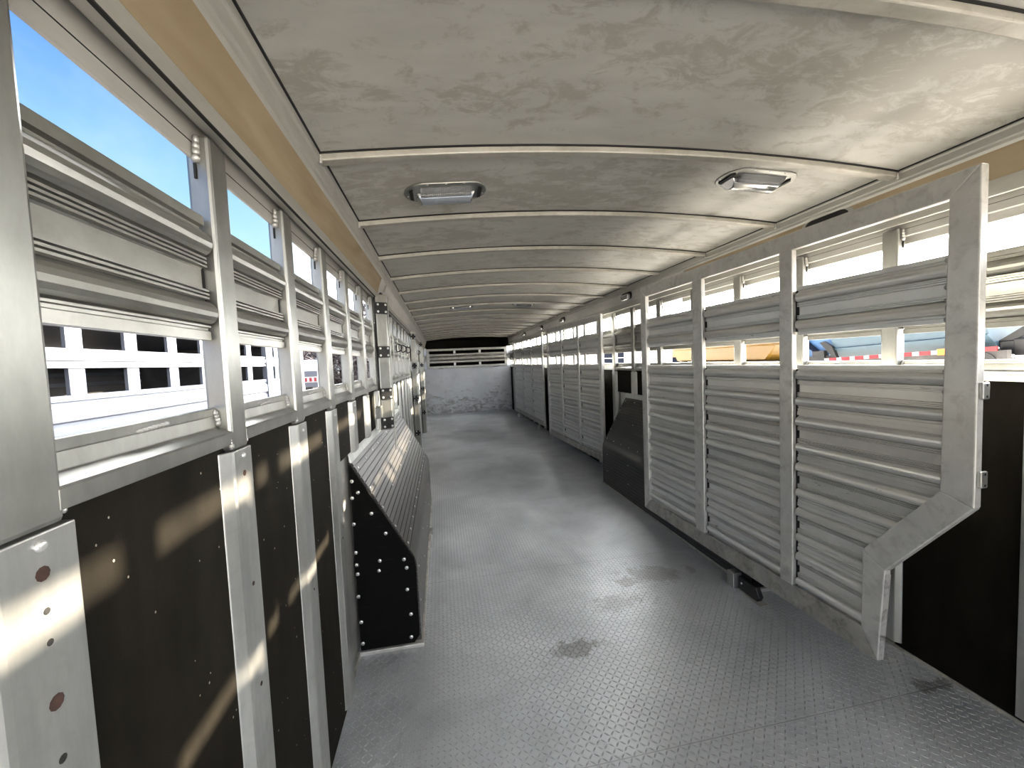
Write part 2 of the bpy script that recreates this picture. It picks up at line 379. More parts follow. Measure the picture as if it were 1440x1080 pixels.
# header rails and roof rails
structure(MB().prism([(-0.42,1.76),(-0.405,1.742),(-0.375,1.738),(-0.375,1.776),(-0.42,1.776)], 'y', Y0, Y1).build('trim_1', 'rail_aluminium', bevel=0.003))
structure(MB().prism([(1.885,1.805),(1.870,1.79),(1.842,1.786),(1.842,1.841),(1.885,1.841)], 'y', Y0, Y1).build('trim_2', 'rail_aluminium', bevel=0.003))
structure(MB().prism([(-0.348,1.872),(-0.341,1.884),(-0.339,1.899),(-0.335,1.902),(-0.3335,1.93),(-0.329,1.934),(-0.327,1.958),(-0.40,1.965),(-0.40,1.885)], 'y', Y0, Y1).build('trim_3', 'rail_aluminium', bevel=0.0015))
structure(MB().prism([(1.838,1.928),(1.830,1.940),(1.829,1.951),(1.824,1.954),(1.822,1.978),(1.818,1.982),(1.816,1.998),(1.90,2.005),(1.90,1.935)], 'y', Y0, Y1).build('trim_4', 'rail_aluminium', bevel=0.0015))
structure(MB().box(-0.3275, -0.3225, Y0, Y1, zc(-0.325)-0.004, zc(-0.325)+0.003).build('shadow_gap_left', 'dark_gap'))  # shadow line along the left ceiling edge, drawn as a black strip
structure(MB().box(1.812, 1.8165, Y0, Y1, zc(1.814)-0.004, zc(1.814)+0.003).build('shadow_gap_right', 'dark_gap'))  # same drawn shadow line along the right ceiling edge
structure(MB().box(-0.381, -0.3745, Y0, Y1, 1.7365, 1.7395).build('rail_gap_shadow', 'dark_gap'))  # black strip painting the shaded gap under the left header rail
structure(MB().box(-0.4206, -0.4192, Y0, Y1, 1.7165, 1.7180).build('trim_8', 'dark_gap'))
structure(MB().box(1.8842, 1.8856, Y0, Y1, 1.7715, 1.7730).build('trim_9', 'dark_gap'))
# floor angle beads along both walls
structure(MB().prism([(-0.436,0.0),(-0.420,0.0),(-0.424,0.012),(-0.436,0.014)], 'y', Y0, 1.84).build('baseboard_left', 'dirty_aluminium'))
structure(MB().prism([(1.90,0.0),(1.872,0.0),(1.876,0.010),(1.90,0.016)], 'y', Y0, 1.84).build('baseboard_right', 'dirty_aluminium'))
# eave panels between header and roof rail
def eave(side, y0, y1, mat, label):
    if side < 0: pl = [(-0.378,1.774),(-0.372,1.80),(-0.360,1.84),(-0.346,1.876),(-0.356,1.882),(-0.372,1.845),(-0.386,1.80),(-0.392,1.774)]
    else: pl = [(1.842,1.839),(1.842,1.87),(1.840,1.90),(1.836,1.931),(1.848,1.936),(1.853,1.90),(1.856,1.87),(1.856,1.839)]
    return tag(MB().prism(pl, 'y', y0, y1).build('eave_panel', mat), label, 'panel', None)
eave(-1, Y0, 2.72, 'tan_liner', 'tan liner strip under the roof edge above the near left windows')
eave(-1, 2.735, 5.35, 'eave_white', 'pale eave strip on the left side just past the tan one')
eave(-1, 5.365, 7.9, 'eave_white', 'pale eave strip in the middle of the far left side')
eave(-1, 7.915, Y1, 'eave_white', 'pale eave strip at the very far end of the left side')
eave(1, Y0, 2.75, 'tan_liner', 'tan liner strip under the roof edge above the nearest open gate')
eave(1, 2.765, Y1, 'eave_white', 'long pale eave strip on the right side carrying the chrome side lamps')
cl = thing('cable_clip', 'small dark clip with a loose tail where the left tan strip ends', 'clip', (-0.3715, 2.78, 1.790))
MB().box(0, 0.014, -0.03, 0.03, -0.02, -0.001).build('clip_body', 'black_plastic', cl, bevel=0.004)
MB().tube([(0.008,0.02,-0.006),(0.024,0.03,0.02),(0.036,0.05,0.06)], 0.006, 6).build('wire_tail', 'dirty_aluminium', cl)

# roof bows
bow_xs = [-0.332+i*(2.155)/24 for i in range(25)]
bp = [(x, zc(x)-0.024) for x in bow_xs] + [(x, zc(x)+0.002) for x in reversed(bow_xs)]
lab_b = lambda k: f'{ORD[k]} arched roof bow counted from the near end, across the ceiling'
bow = thing('roof_bow', lab_b(0), 'roof bow', (0, 0.705, 0), 0, 'arched bows across the ceiling')
MB().prism(bp, 'y', -0.004, 0.034).build('bar', 'rib_aluminium', bow, bevel=0.004)
MB().prism([(x, zc(x)-0.005) for x in bow_xs]+[(x, zc(x)+0.001) for x in reversed(bow_xs)], 'y', -0.0085, -0.0035).build('gap_shadow', 'dark_gap', bow)  # black strip standing in for the shade in the gap above the bow
for sx, zz in ((-0.33, zc(-0.33)), (1.818, zc(1.818))):
    MB().bead((sx+0.004*(1 if sx < 0 else -1), -0.004, zz-0.008), (sx+0.004*(1 if sx < 0 else -1), -0.004, zz-0.032), 0.006, 4).build('weld_bead', 'weld', bow, smooth=True)
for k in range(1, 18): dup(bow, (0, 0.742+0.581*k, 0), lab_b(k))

# ---------------------------------------------------------------- extruded slat planks
def plank_profile(h, full=True):
    """(drop from the top, protrusion) down one plank"""
    P = [(0, .012), (.018, .012), (.020, .004), (.024, .004), (.026, .007), (.029, .007)]
    for i in range(9):
        t = math.pi*i/8; P.append((.053-.024*math.cos(t), .005+.019*math.sin(t)))
    for j in range(3):
        z = .080+j*.0075; P += [(z, .003), (z+.001, .0115), (z+.005, .0115), (z+.0058, .003)]
    P += [(.104, .001), (.142, .001)]
    for j in range(3):
        z = .1435+j*.0075; P += [(z, .003), (z+.001, .0115), (z+.005, .0115), (z+.0058, .003)]
    for i in range(9):
        t = math.pi*i/8; P.append((.191-.023*math.cos(t), .005+.019*math.sin(t)))
    P += [(.2155, .004), (.2165, .010), (.220, .010), (.221, .005), (.226, .005), (.228, .009), (.245, .009)]
    k = h/.245
    return [(a*k, p) for a, p in P]
def slat_mesh(sign, ztop, planks, h, y0f, y1f, depth=0.010):
    """sign: +1 protrudes to +x; y0f/y1f functions of z; one closed extrusion"""
    prof = []
    for i in range(planks): prof += [(ztop-i*h-a, p) for a, p in plank_profile(h)]
    zb = prof[-1][0]; poly = [(sign*p, z) for z, p in prof] + [(-sign*depth, zb), (-sign*depth, ztop)]
    zz = [q[1] for q in poly]
    mb = MB(); mb.prism(poly, 'y', [y0f(z) for z in zz], [y1f(z) for z in zz]); return mb

# ---------------------------------------------------------------- left wall: posts, planks, rails, rubber
NL = 28
LP = [0.83+0.348*k for k in range(NL)]            # near edges of the posts after the first wide one
FY0, FY1 = 1.84, 3.87                              # fender box
def post(side, label, w, short, loc, holes, grp, ztop):
    """local: x=0 at the post face, +y away from the camera; side -1 left wall (face looks +x)"""
    d = 1 if side < 0 else -1                      # direction the face looks
    r = thing('wall_post', label, 'post', loc, 0, grp)
    MB().box(min(0, -d*0.040), max(0, -d*0.040), 0, w, ZBELT-0.012, ztop-0.006).build('upright', 'aluminium', r, bevel=0.006)
    zlo = 0.925 if short else 0.03
    pl = [(-d*0.036, -0.022), (-d*0.016, -0.020), (-d*0.002, -0.003), (0, 0.003), (0, w+0.010), (-d*0.036, w+0.014)]
    MB().prism(pl, 'z', zlo, ZBELT-0.014).build('cover_strip', 'cover_aluminium', r, bevel=0.002)
    MB().bead((-d*0.018, -0.004, ztop-0.012), (-d*0.020, -0.004, ztop-0.055), 0.007, 4).build('weld_bead', 'weld', r, smooth=True)
    MB().box(min(-d*.026,-d*.022), max(-d*.026,-d*.022), -0.0035, 0.002, ztop-0.085, ztop-0.058).build('drain_slit', 'dark_gap', r)
    MB().bead((-d*0.004, -0.004, ZBELT+0.022), (-d*0.002, -0.003, ZBELT-0.004), 0.0042, 5).build('weld_bead', 'weld', r, smooth=True)
    MB().bead((-d*0.006, w+0.003, ZBELT+0.022), (-d*0.004, w+0.003, ZBELT-0.004), 0.0032, 5).build('weld_bead', 'weld', r, smooth=True)
    for kind, z, rr in holes:
        y = w*0.52+0.004
        if kind == 'b': MB().dome((0, y, z), (d, 0, 0), rr, 0.004).build('bolt', 'steel_screw', r, smooth=True)
        elif kind == 'r': MB().dome((0, y, z), (d, 0, 0), rr, 0.0012).build('rust_hole', 'rust', r)
        else: MB().dome((0, y, z), (d, 0, 0), rr, 0.0010).build('screw_hole', 'dark_gap', r)
    return r
g_l = 'aluminium posts of the left wall'
post(-1, 'widest post, at the near end of the left wall, with two rust-brown screw holes', 0.072, False, (-0.395, 0.416, 0),
     [('b', 1.139, .006), ('r', 1.111, .0075), ('h', 1.073, .0035), ('h', 1.041, .0035), ('r', .979, .008), ('h', .919, .0045), ('h', .80, .004)], g_l, 1.74)
p1 = post(-1, 'second post of the left wall, with a rust-streaked hole just below the ledge', 0.062, False, (-0.395, LP[0], 0),
     [('b', 1.137, .005), ('r', 1.101, .006), ('r', .874, .0045), ('r', .662, .0045)], g_l, 1.74)
pl_long = post(-1, 'third post of the left wall, before the black fender box begins', 0.062, False, (-0.395, LP[1], 0), [('b', 1.13, .0045), ('r', .663, .0035)], g_l, 1.74)
dup(pl_long, (-0.395, LP[2], 0), 'fourth post of the left wall, standing close in front of the fender box end')
pl_short = None
for k in range(3, NL):
    y = LP[k]
    short = FY0-0.06 < y < FY1
    lab = f'{ORD[k+1]} post of the left wall counted from the near end' + (', ending above the fender box' if short else ', beyond the fender box')
    if short:
        if pl_short is None: pl_short = post(-1, lab, 0.062, True, (-0.395, y, 0), [('b', 1.13, .0045)], g_l, 1.74)
        else: dup(pl_short, (-0.395, y, 0), lab)
    else: dup(pl_long, (-0.395, y, 0), lab)

def bay(side, ya, yb, k, wall, zs, zst, zbt, lastmat=0.02, rail=True, mat=True):
    """between two posts: slat plank, belt rail, rubber lining. zs slat bottom, zst slat top, zbt belt top"""
    d = 1 if side < 0 else -1; xw = XL if side < 0 else XR
    kk = k-1 if side < 0 else k-4
    where = f'{ORD[kk]} bay of the {wall} wall from the near end' if kk >= 0 else f'{ORD[k]} bay of the {wall} wall, outside the picture'
    o = slat_mesh(d, zst, 1, zst-zs, lambda z: 0.0, lambda z: yb-ya-0.016).build('slat_panel', 'slat_aluminium')
    MB().box(min(-d*.008, d*.001), max(-d*.008, d*.001), yb-ya-0.016, yb-ya, zs+0.022, zst-0.022).build('end_gap', 'dark_gap', o)
    o.location = (xw, ya, 0); tag(o, f'ribbed aluminium slat between window gaps, {where}', 'slat', f'ribbed slats of the {wall} wall')
    if rail:
        r = thing('belt_rail', f'aluminium ledge rail, {where}', 'rail', (xw, ya, 0), 0, f'ledge rails of the {wall} wall')
        L = yb-ya
        pr = [(0, zbt), (d*0.0015, zbt-0.002), (d*0.0015, zbt-0.014), (d*0.001, zbt-0.016), (d*0.003, zbt-0.036), (d*0.006, zbt-0.038),
              (d*0.0235, ZBELT+0.025), (d*0.0255, ZBELT+0.022), (d*0.0255, ZBELT), (-d*0.008, ZBELT), (-d*0.008, zbt)]
        MB().prism(pr, 'y', 0, L).build('ledge', 'aluminium', r, bevel=0.0012)
        MB().bead((d*0.002, L*0.42, zbt-0.013), (d*0.002, L*0.60, zbt-0.010), 0.0035, 7).build('weld_bead', 'weld', r, smooth=True)
        MB().bead((d*0.002, L-0.012, zbt-0.006), (d*0.004, L-0.006, zbt-0.032), 0.006, 4).build('weld_bead', 'weld', r, smooth=True)
    if mat:
        o = MB().box(min(-d*0.012, d*0.008), max(-d*0.012, d*0.008), 0.0, yb-ya, lastmat, ZBELT+0.002).build('rubber_lining', 'rubber_mat')
        o.location = (xw, ya, 0); tag(o, f'black rubber sheet below the ledge, {where}', 'mat', f'black rubber sheets of the {wall} wall')
edges = [0.416] + LP
bay(-1, -0.19, 0.412, 0, 'left', 1.362, 1.584, 1.237, 0.012)
edges.append(Y1-0.006)
for k in range(len(edges)-1):
    w = 0.072 if k == 0 else 0.062
    ya, yb = edges[k]+w-0.006, edges[k+1]+0.006
    bay(-1, ya, yb, k+1, 'left', 1.362, 1.584, 1.237, 0.93 if yb > FY0+.02 and ya < FY1-0.02 else 0.012)

# ---------------------------------------------------------------- right wall
g_r = 'aluminium posts of the right wall'
RP = [-0.40, 0.035, 0.47, 0.903, 1.345, 1.78, 2.215, 2.66, 3.14, 3.62, 4.06] + [4.50+0.44*k for k in range(14)]
pr_long = post(1, 'nearest post of the right wall in view, beside the black lining', 0.062, False, (1.858, RP[3], 0), [], g_r, 1.785)
pr_short = None
for k in range(len(RP)):
    if k == 3: continue
    short = FY0-0.06 < RP[k] < FY1
    lab = f'{ORD[k-4]} post past the nearest one on the right wall' if k > 3 else f'{ORD[k]} post of the right wall outside the picture'
    lab += (', standing above the right fender box' if short else '' if k < 3 else ', behind the folded gates' if k > 4 else ', its foot under the nearest gate')
    if short:
        if pr_short is None: pr_short = post(1, lab, 0.062, True, (1.858, RP[k], 0), [], g_r, 1.785)
        else: dup(pr_short, (1.858, RP[k], 0), lab)
    else: dup(pr_long, (1.858, RP[k], 0), lab)
redges = [-0.80] + RP + [Y1-0.006]
for k in range(len(redges)-1):
    ya, yb = redges[k]+0.056, redges[k+1]+0.006
    bay(1, ya, yb, k, 'right', 1.348, 1.609, 1.239, 0.93 if yb > FY0+.02 and ya < FY1-0.02 else 0.012)

# ---------------------------------------------------------------- fender boxes
def fender(side, label, loc_y0, length):
    d = 1 if side < 0 else -1; xw = -0.424 if side < 0 else 1.888
    xo = 0.272 if side < 0 else 0.284
    r = thing('fender_box', label, 'fender box', (xw, loc_y0, 0))
    # ribbed rubber top and side: a grooved outline
    A, B_, C_, D_ = (0.010, 0.885), (xo-0.030, 0.455), (xo-0.002, 0.375), (xo, 0.018)
    outl = []
    def seg(p, q, step, groove):
        L = math.hypot(q[0]-p[0], q[1]-p[1]); n = max(1, int(L/step)); nx, nz = (q[1]-p[1])/L, -(q[0]-p[0])/L
        nx, nz = -nx, -nz
        if nx < 0: nx, nz = -nx, -nz
        for i in range(n):
            a = i/n
            pt = (p[0]+(q[0]-p[0])*a, p[1]+(q[1]-p[1])*a); outl.append(pt)
            if groove:
                ux, uz = (q[0]-p[0])/L, (q[1]-p[1])/L
                outl.append((pt[0]+ux*step*0.80, pt[1]+uz*step*0.80))
                outl.append((pt[0]+ux*step*0.84-nx*0.004, pt[1]+uz*step*0.84-nz*0.004))
                outl.append((pt[0]+ux*step*0.95-nx*0.004, pt[1]+uz*step*0.95-nz*0.004))
    seg(A, B_, 0.0285, True)
    for i in range(7):
        t = i/6; k0, k1, k2 = (1-t)**2, 2*t*(1-t), t*t; M_ = (xo-0.004, 0.415)
        outl.append((k0*B_[0]+k1*M_[0]+k2*C_[0], k0*B_[1]+k1*M_[1]+k2*C_[1]))
    seg((C_[0], C_[1]-0.004), D_, 0.0285, True); outl.append(D_)
    poly = [(d*x, z) for x, z in outl] + [(0, 0.018), (0, 0.885)]
    MB().prism(poly, 'y', 0.016, length-0.012).build('rubber_cover', 'fender_rubber', r)
    side_pl = [(d*0.004, 0.018), (d*0.004, 0.868)] + [(d*(x-0.004), z-0.004) for x, z in (A, B_, (xo-0.010, 0.42), C_)] + [(d*(xo-0.004), 0.06), (d*(xo-0.03), 0.018)]
    side_pl = [(d*0.004, 0.018), (d*0.004, 0.875), (d*B_[0], B_[1]-0.006), (d*(xo-0.012), 0.418), (d*(xo-0.006), C_[1]), (d*(xo-0.006), 0.05), (d*(xo-0.030), 0.018)]
    MB().prism(side_pl, 'y', 0.0, 0.0155).build('end_board', 'fender_board', r, bevel=0.003)
    MB().prism(side_pl, 'y', length-0.0115, length).build('end_board', 'fender_board', r, bevel=0.003)
    fl = MB().box(min(0, d*(xo+(0.012 if side < 0 else 0.003))), max(0, d*(xo+(0.012 if side < 0 else 0.003))), -0.012, length+0.01, 0.0, 0.018)
    fl.build('base_trim', 'dirty_aluminium', r, bevel=0.003)
    MB().prism([(d*0.002, 0.885), (d*0.014, 0.880), (d*0.006, 0.908), (d*0.002, 0.925)], 'y', 0, length).build('top_trim', 'cover_aluminium', r, bevel=0.002)
    sl = Vector((B_[0]-A[0], 0, B_[1]-A[1])); nrm = Vector((-sl.z, 0, sl.x)).normalized()
    if nrm.x < 0: nrm = -nrm
    def on_slope(t, y):
        return (d*(A[0]+sl.x*t+nrm.x*0.001), y, A[1]+sl.z*t+nrm.z*0.001)
    spots = []
    for i in range(11): spots.append((0.085, 0.05+i*(length-0.10)/10))
    for i in range(13): spots.append((0.955, 0.045+i*(length-0.09)/12))
    for y in (0.38, 0.82, 1.24, 1.62): spots.append((0.53, y))
    for t in (0.30, 0.52, 0.74): spots += [(t, 0.03), (t, length-0.03)]
    for t, y in spots:
        MB().dome(on_slope(t, y), (d*nrm.x, 0, nrm.z), 0.0062, 0.003, 8).build('screw', 'steel_screw', r, smooth=True)
    for y in (0.10, 0.55, 1.0, 1.45, 1.9):
        for z in (0.33, 0.16): MB().dome((d*(xo-0.001), y, z), (d, 0, 0), 0.005, 0.003, 8).build('screw', 'steel_screw', r, smooth=True)
    if side < 0:
        for x, z in [(-0.338,.647),(-0.416,.606),(-0.282,.549),(-0.415,.476),(-0.415,.419),(-0.413,.377),(-0.315,.426),(-0.321,.381),(-0.209,.419),(-0.199,.378),
                     (-0.202,.276),(-0.416,.273),(-0.192,.157),(-0.411,.153),(-0.410,.052),(-0.196,.048),(-0.413,.80),(-0.390,.748),(-0.416,.725)]:
            q = MB().dome((x-xw, 0.0, z), (0, -1, 0), 0.0085, 0.004, 12).build('screw', 'steel_screw', r, smooth=True)
            MB().dome((x-xw, -0.004, z), (0, -1, 0), 0.0022, 0.0008, 6).build('socket', 'dark_gap', q)
        lt = MB().box(xo+0.002, xo+0.022, 1.00, 1.16, 0.0, 0.05); lt.build('latch_bracket', 'dirty_aluminium', r, bevel=0.003)
        MB().box(xo+0.004, xo+0.034, 1.13, 1.20, 0.04, 0.065).build('latch_tab', 'aluminium', r, bevel=0.003)
    return r
fender(-1, 'black ribbed fender box with pale screw heads along the left wall', FY0, FY1-FY0)
fender(1, 'black ribbed fender box along the right wall, partly behind the nearest gate', FY0, FY1-FY0)

# ---------------------------------------------------------------- gates folded against the right wall
def gate(label, near, far, zb, zt, ups, cut, planks, mesh_name='folding_gate'):
    """local y runs from the near end to the far end; the face looks to -x"""
    n_, f_ = Vector(near), Vector(far); L = (f_-n_).length; rz = math.atan2(-(f_.x-n_.x), f_.y-n_.y)
    r = thing(mesh_name, label, 'gate', (n_.x, n_.y, 0), rz)
    T = 0.030; h = 0.075; hb = 0.080
    x0, x1 = 0.0, T
    ytop = 0.075
    def bar(name, poly, mat='gate_aluminium', xx=(x0, x1), bv=0.004, par=r): return MB().prism(poly, 'x', xx[0], xx[1]).build(name, mat, par, bevel=bv)
    bar('top_rail', [(0, zt), (L, zt), (L-0.075, zt-h), (ytop, zt-h)])
    bar('end_stile', [(L, zt), (L-0.075, zt-h), (L-0.075, zb+hb), (L, zb)])
    if cut:
        ca, cb, cc, cd = (0.0, 0.795), (0.085, 0.825), (0.240, 0.475), (0.318, 0.525)
        bar('latch_stile', [(0, zt), (ytop, zt-h), cb, ca])
        bar('corner_brace', [ca, cb, cd, cc])
        bar('lower_stile', [cc, cd, (0.322, zb+hb+.02), (0.262, zb)], 'gate_aluminium')
        bar('bottom_rail', [(0.262, zb), (0.322, zb+hb+.02), (L-0.075, zb+hb), (L, zb)], 'dirty_aluminium')
        def yl(z):
            if z > cb[1]: return cb[0]-0.004
            if z > cd[1]: return cb[0]+(cb[1]-z)/(cb[1]-cd[1])*(cd[0]-cb[0])-0.006
            return cd[0]-0.003
        MB().prism([(cc[0]-0.0012, cc[1]-0.015), (cc[0]+0.004, cc[1]-0.015), (0.266, zb+0.004), (0.2608, zb+0.004)], 'x', x0+0.004, x1-0.002).build('rusty_edge', 'rusty_edge', r)
    else:
        bar('latch_stile', [(0, zt), (ytop, zt-h), (0.07, zb+hb), (0, zb)])
        bar('bottom_rail', [(0, zb), (0.07, zb+hb), (L-0.075, zb+hb), (L, zb)], 'dirty_aluminium')
        def yl(z): return 0.067
    segs = [None] + ups + [None]
    for u in ups:
        bar('upright', [(u[0], zb+hb+0.0), (u[1], zb+hb+0.0), (u[1], zt-h), (u[0], zt-h)], 'gate_aluminium', (0.001, T-0.004))
    zu0, zu1, zl1, zl0 = 1.366, 1.578, 1.232, zb+hb-0.004
    for i in range(len(ups)+1):
        a = (lambda z: yl(z)) if i == 0 else (lambda z, q=ups[i-1][1]: q-0.002)
        b_ = (lambda z: L-0.073) if i == len(ups) else (lambda z, q=ups[i][0]: q-0.013)
        o = slat_mesh(-1, zu1, 1, zu1-zu0, a, b_, 0.008).build('upper_slat', 'gate_slat', r); o.location.x = 0.027
        o = slat_mesh(-1, zl1, planks, (zl1-zl0)/planks, a, b_, 0.008).build('lower_slats', 'gate_slat', r); o.location.x = 0.027
        e_ = L-0.075 if i == len(ups) else ups[i][0]
        if i < len(ups): MB().box(0.022, 0.029, e_-0.014, e_+0.004, zu0+0.015, zu1-0.015).box(0.022, 0.029, e_-0.014, e_+0.004, zl0, zl1-0.018).build('end_gap', 'dark_gap', r)
        w = MB()
        for z in [zu1-.015, zu1-.10, zu0+.07, zu0+.01, zl1-.02]+[zl1-(zl1-zl0)*q/12 for q in range(1, 12)]:
            w.ball((0.018, a(z)+0.006, z), 0.006, 0.006, 0.008, 6, 4)
        w.build('weld_bead', 'weld', r, smooth=True)
    if cut:
        for z in (1.155, 0.885):
            t_ = MB().box(T*0.25, T*0.25+0.030, -0.010, 0.0, z-0.026, z+0.026).build('latch_tab', 'cover_aluminium', r, bevel=0.004)
            for dz in (-0.017, 0.017): MB().dome((T*0.25+0.017, -0.010, z+dz), (0, -1, 0), 0.004, 0.0008, 8).build('bolt_hole', 'dark_gap', t_)
    return r
gate('nearest open gate on the right, tall aluminium with a cut lower corner', (1.572, 0.924, 0), (1.530, 2.862, 0), 0.113, 1.820, [(0.624, 0.692), (1.232, 1.318)], True, 5)
gate('middle aluminium gate folded against the right wall just past the fender box', (1.765, 4.20, 0), (1.672, 6.17, 0), 0.118, 1.792, [(0.66, 0.72), (1.29, 1.35)], False, 5)
gate('farthest aluminium gate folded against the right wall, beside the front bulkhead', (1.775, 6.85, 0), (1.722, 9.35, 0), 0.118, 1.80, [(0.83, 0.89), (1.62, 1.68)], False, 5)

def floor_stop(loc, label, black):
    r = thing('gate_stop', label, 'gate stop', loc, 0, 'gate stops on the floor')
    MB().box(-0.026, 0.026, -0.026, 0.026, 0.0, 0.086).build('block', 'cover_aluminium', r, bevel=0.003)
    if black:
        MB().prism([(-0.16, 0.0), (-0.035, 0.0), (-0.030, 0.075), (-0.15, 0.075), (-0.175, 0.03)], 'x', 0.0, 0.03).build('latch_plate', 'black_plastic', r, bevel=0.004)
        MB().dome((0.0, -0.055, 0.045), (-1, 0, 0), 0.006, 0.003, 8).build('bolt', 'steel_screw', r, smooth=True)
        MB().box(-0.01, 0.035, -0.20, -0.03, 0.0, 0.006).build('foot_plate', 'dirty_aluminium', r, bevel=0.002)
    return r
floor_stop((1.552, 1.915, 0), 'square floor stop with a black latch plate under the nearest gate', True)
for loc, lab in (((1.745, 6.30, 0), 'slim floor stop near the far end of the middle gate'), ((1.765, 7.27, 0), 'slim floor stop under the near half of the farthest gate'), ((1.745, 9.16, 0), 'slim floor stop under the far end of the farthest gate')):
    floor_stop(loc, lab, False)

# ---------------------------------------------------------------- gate receiver posts on the left wall
def receiver(label, y, plates, zlo):
    r = thing('receiver_post', label, 'post', (-0.365, y, 0), 0, 'receiver posts with black pads')
    a = math.radians(32); ca, sa = math.cos(a), math.sin(a)
    def rot(p): return (p[0]*ca-p[1]*sa, p[0]*sa+p[1]*ca)
    pl = [rot(p) for p in ((-0.018, -0.004), (0.052, -0.004), (0.052, 0.030), (-0.018, 0.030))]
    MB().prism(pl, 'z', zlo, 1.755).build('tube', 'aluminium', r, bevel=0.004)
    nv = rot((0, -1))
    for z in plates:
        pp = [rot(p) for p in ((-0.021, -0.014), (0.055, -0.014), (0.055, -0.0042), (-0.021, -0.0042))]
        b_ = MB().prism(pp, 'z', z-0.036, z+0.036).build('pad', 'black_plastic', r, bevel=0.003)
        for u in (-0.008, 0.042):
            for dz in (-0.022, 0.022):
                q = rot((u, -0.0145)); MB().dome((q[0], q[1], z+dz), (nv[0], nv[1], 0), 0.0075, 0.003, 8).build('bolt', 'steel_screw', b_, smooth=True)
    MB().box(0.046, 0.054, 0.06, 0.075, zlo-0.14 if zlo > 0.5 else zlo, 1.75).build('fin', 'aluminium', r)
    return r
receiver('nearest receiver post on the left wall, standing over the fender box', 2.615, (1.668, 1.395, 1.13, 0.945), 0.90)
receiver('middle receiver post on the left wall, well past the fender box', 5.50, (1.69, 1.30, 0.86, 0.39), 0.03)
receiver('farthest receiver post on the left wall, near the front bulkhead', 7.60, (1.69, 1.31, 0.87, 0.42), 0.03)
lt = thing('slam_latch', 'bright aluminium latch block beside the nearest receiver post', 'latch', (-0.388, 2.40, 0))
MB().prism([(0, 0.0), (0.03, 0.02), (0.03, 0.10), (0, 0.12)], 'z', 1.0, 1.07).build('keeper', 'aluminium', lt, bevel=0.004)
MB().box(0.0, 0.02, 0.02, 0.09, 1.07, 1.16).build('bolt_housing', 'cover_aluminium', lt, bevel=0.004)
MB().box(0.0, 0.018, 0.02, 0.09, 0.93, 1.0).build('lower_bracket', 'cover_aluminium', lt, bevel=0.004)
# dark tie rings hanging on the far left slats
for y, z, lab in ((3.80, 1.47, 'nearest dark tie ring on the far left slats'), (4.28, 1.48, 'second dark tie ring on the far left slats'), (4.90, 1.49, 'third dark tie ring on the far left slats, before the middle receiver post'), (7.2, 1.53, 'farthest dark tie ring, just before the farthest receiver post')):
    r = thing('tie_ring', lab, 'tie ring', (-0.394, y, z), 0, 'dark tie rings on the left slats')
    MB().box(0.0, 0.010, -0.012, 0.012, -0.03, 0.03).build('plate', 'black_plastic', r, bevel=0.002)
    MB().tube([(0.006+0.048*math.sin(t), 0.0, 0.036*math.cos(t)-0.0) for t in [math.pi*i/10 for i in range(11)]], 0.006, 6).build('ring', 'black_plastic', r, smooth=True)

# ---------------------------------------------------------------- ceiling lights
def oval(n, rx, ry, flat): # stadium outline
    pts = []
    for i in range(n):
        a = -math.pi/2 + math.pi*i/(n-1); pts.append((flat+rx*math.cos(a), ry*math.sin(a)))
    for i in range(n):
        a = math.pi/2 + math.pi*i/(n-1); pts.append((-flat+rx*math.cos(a), ry*math.sin(a)))
    return pts
def dome_light(label, x, y, big=True):
    z = zc(x)
    r = thing('ceiling_light', label, 'ceiling light', (x, y, z), 0, 'recessed lamps in the ceiling')
    tilt = math.atan((zc(x+0.05)-zc(x-0.05))/0.1); r.rotation_euler = (0, -tilt, 0)
    MB().prism(oval(9, 0.07, 0.085, 0.095), 'z', -0.006, 0.0).build('base_plate', 'aluminium', r, bevel=0.003)
    hp = [(-0.012, -0.006)] + [(0.022-0.036*math.cos(math.pi*q/10), -0.010-0.030*math.sin(math.pi*q/10)) for q in range(11)] + [(0.060, -0.006)]
    hw = [0.118-0.55*(-0.006-z) for y_, z in hp]
    MB().prism(hp, 'x', [-q for q in hw], hw).build('hood', 'chrome', r, bevel=0.003)
    MB().prism([(-0.056, -0.006), (-0.046, -0.016), (-0.016, -0.030), (-0.012, -0.006)], 'x', -0.10, 0.10).build('lens', 'lamp_lens', r, bevel=0.002)
    for sx in (-1, 1):
        MB().prism([(sx*0.128, -0.045), (sx*0.142, -0.03), (sx*0.142, 0.04), (sx*0.128, 0.05)], 'z', -0.012, -0.004).build('end_slot', 'dark_gap', r)
    for a, b_ in ((-0.15, 0.02), (0.15, 0.02), (-0.07, -0.077), (0.0, -0.077), (0.07, -0.077), (0.0, 0.077)):
        MB().dome((a, b_, -0.006), (0, 0, -1), 0.004, 0.002, 8).build('rivet', 'steel_screw', r, smooth=True)
    return r
dome_light('near left recessed ceiling lamp with a chrome hood', 0.055, 1.655)
dome_light('near right recessed ceiling lamp with a chrome hood', 1.335, 1.50)
dome_light('far left recessed ceiling lamp, fifth bay from the near end', 0.29, 4.98)
dome_light('far right recessed ceiling lamp, fifth bay from the near end', 1.07, 4.96)
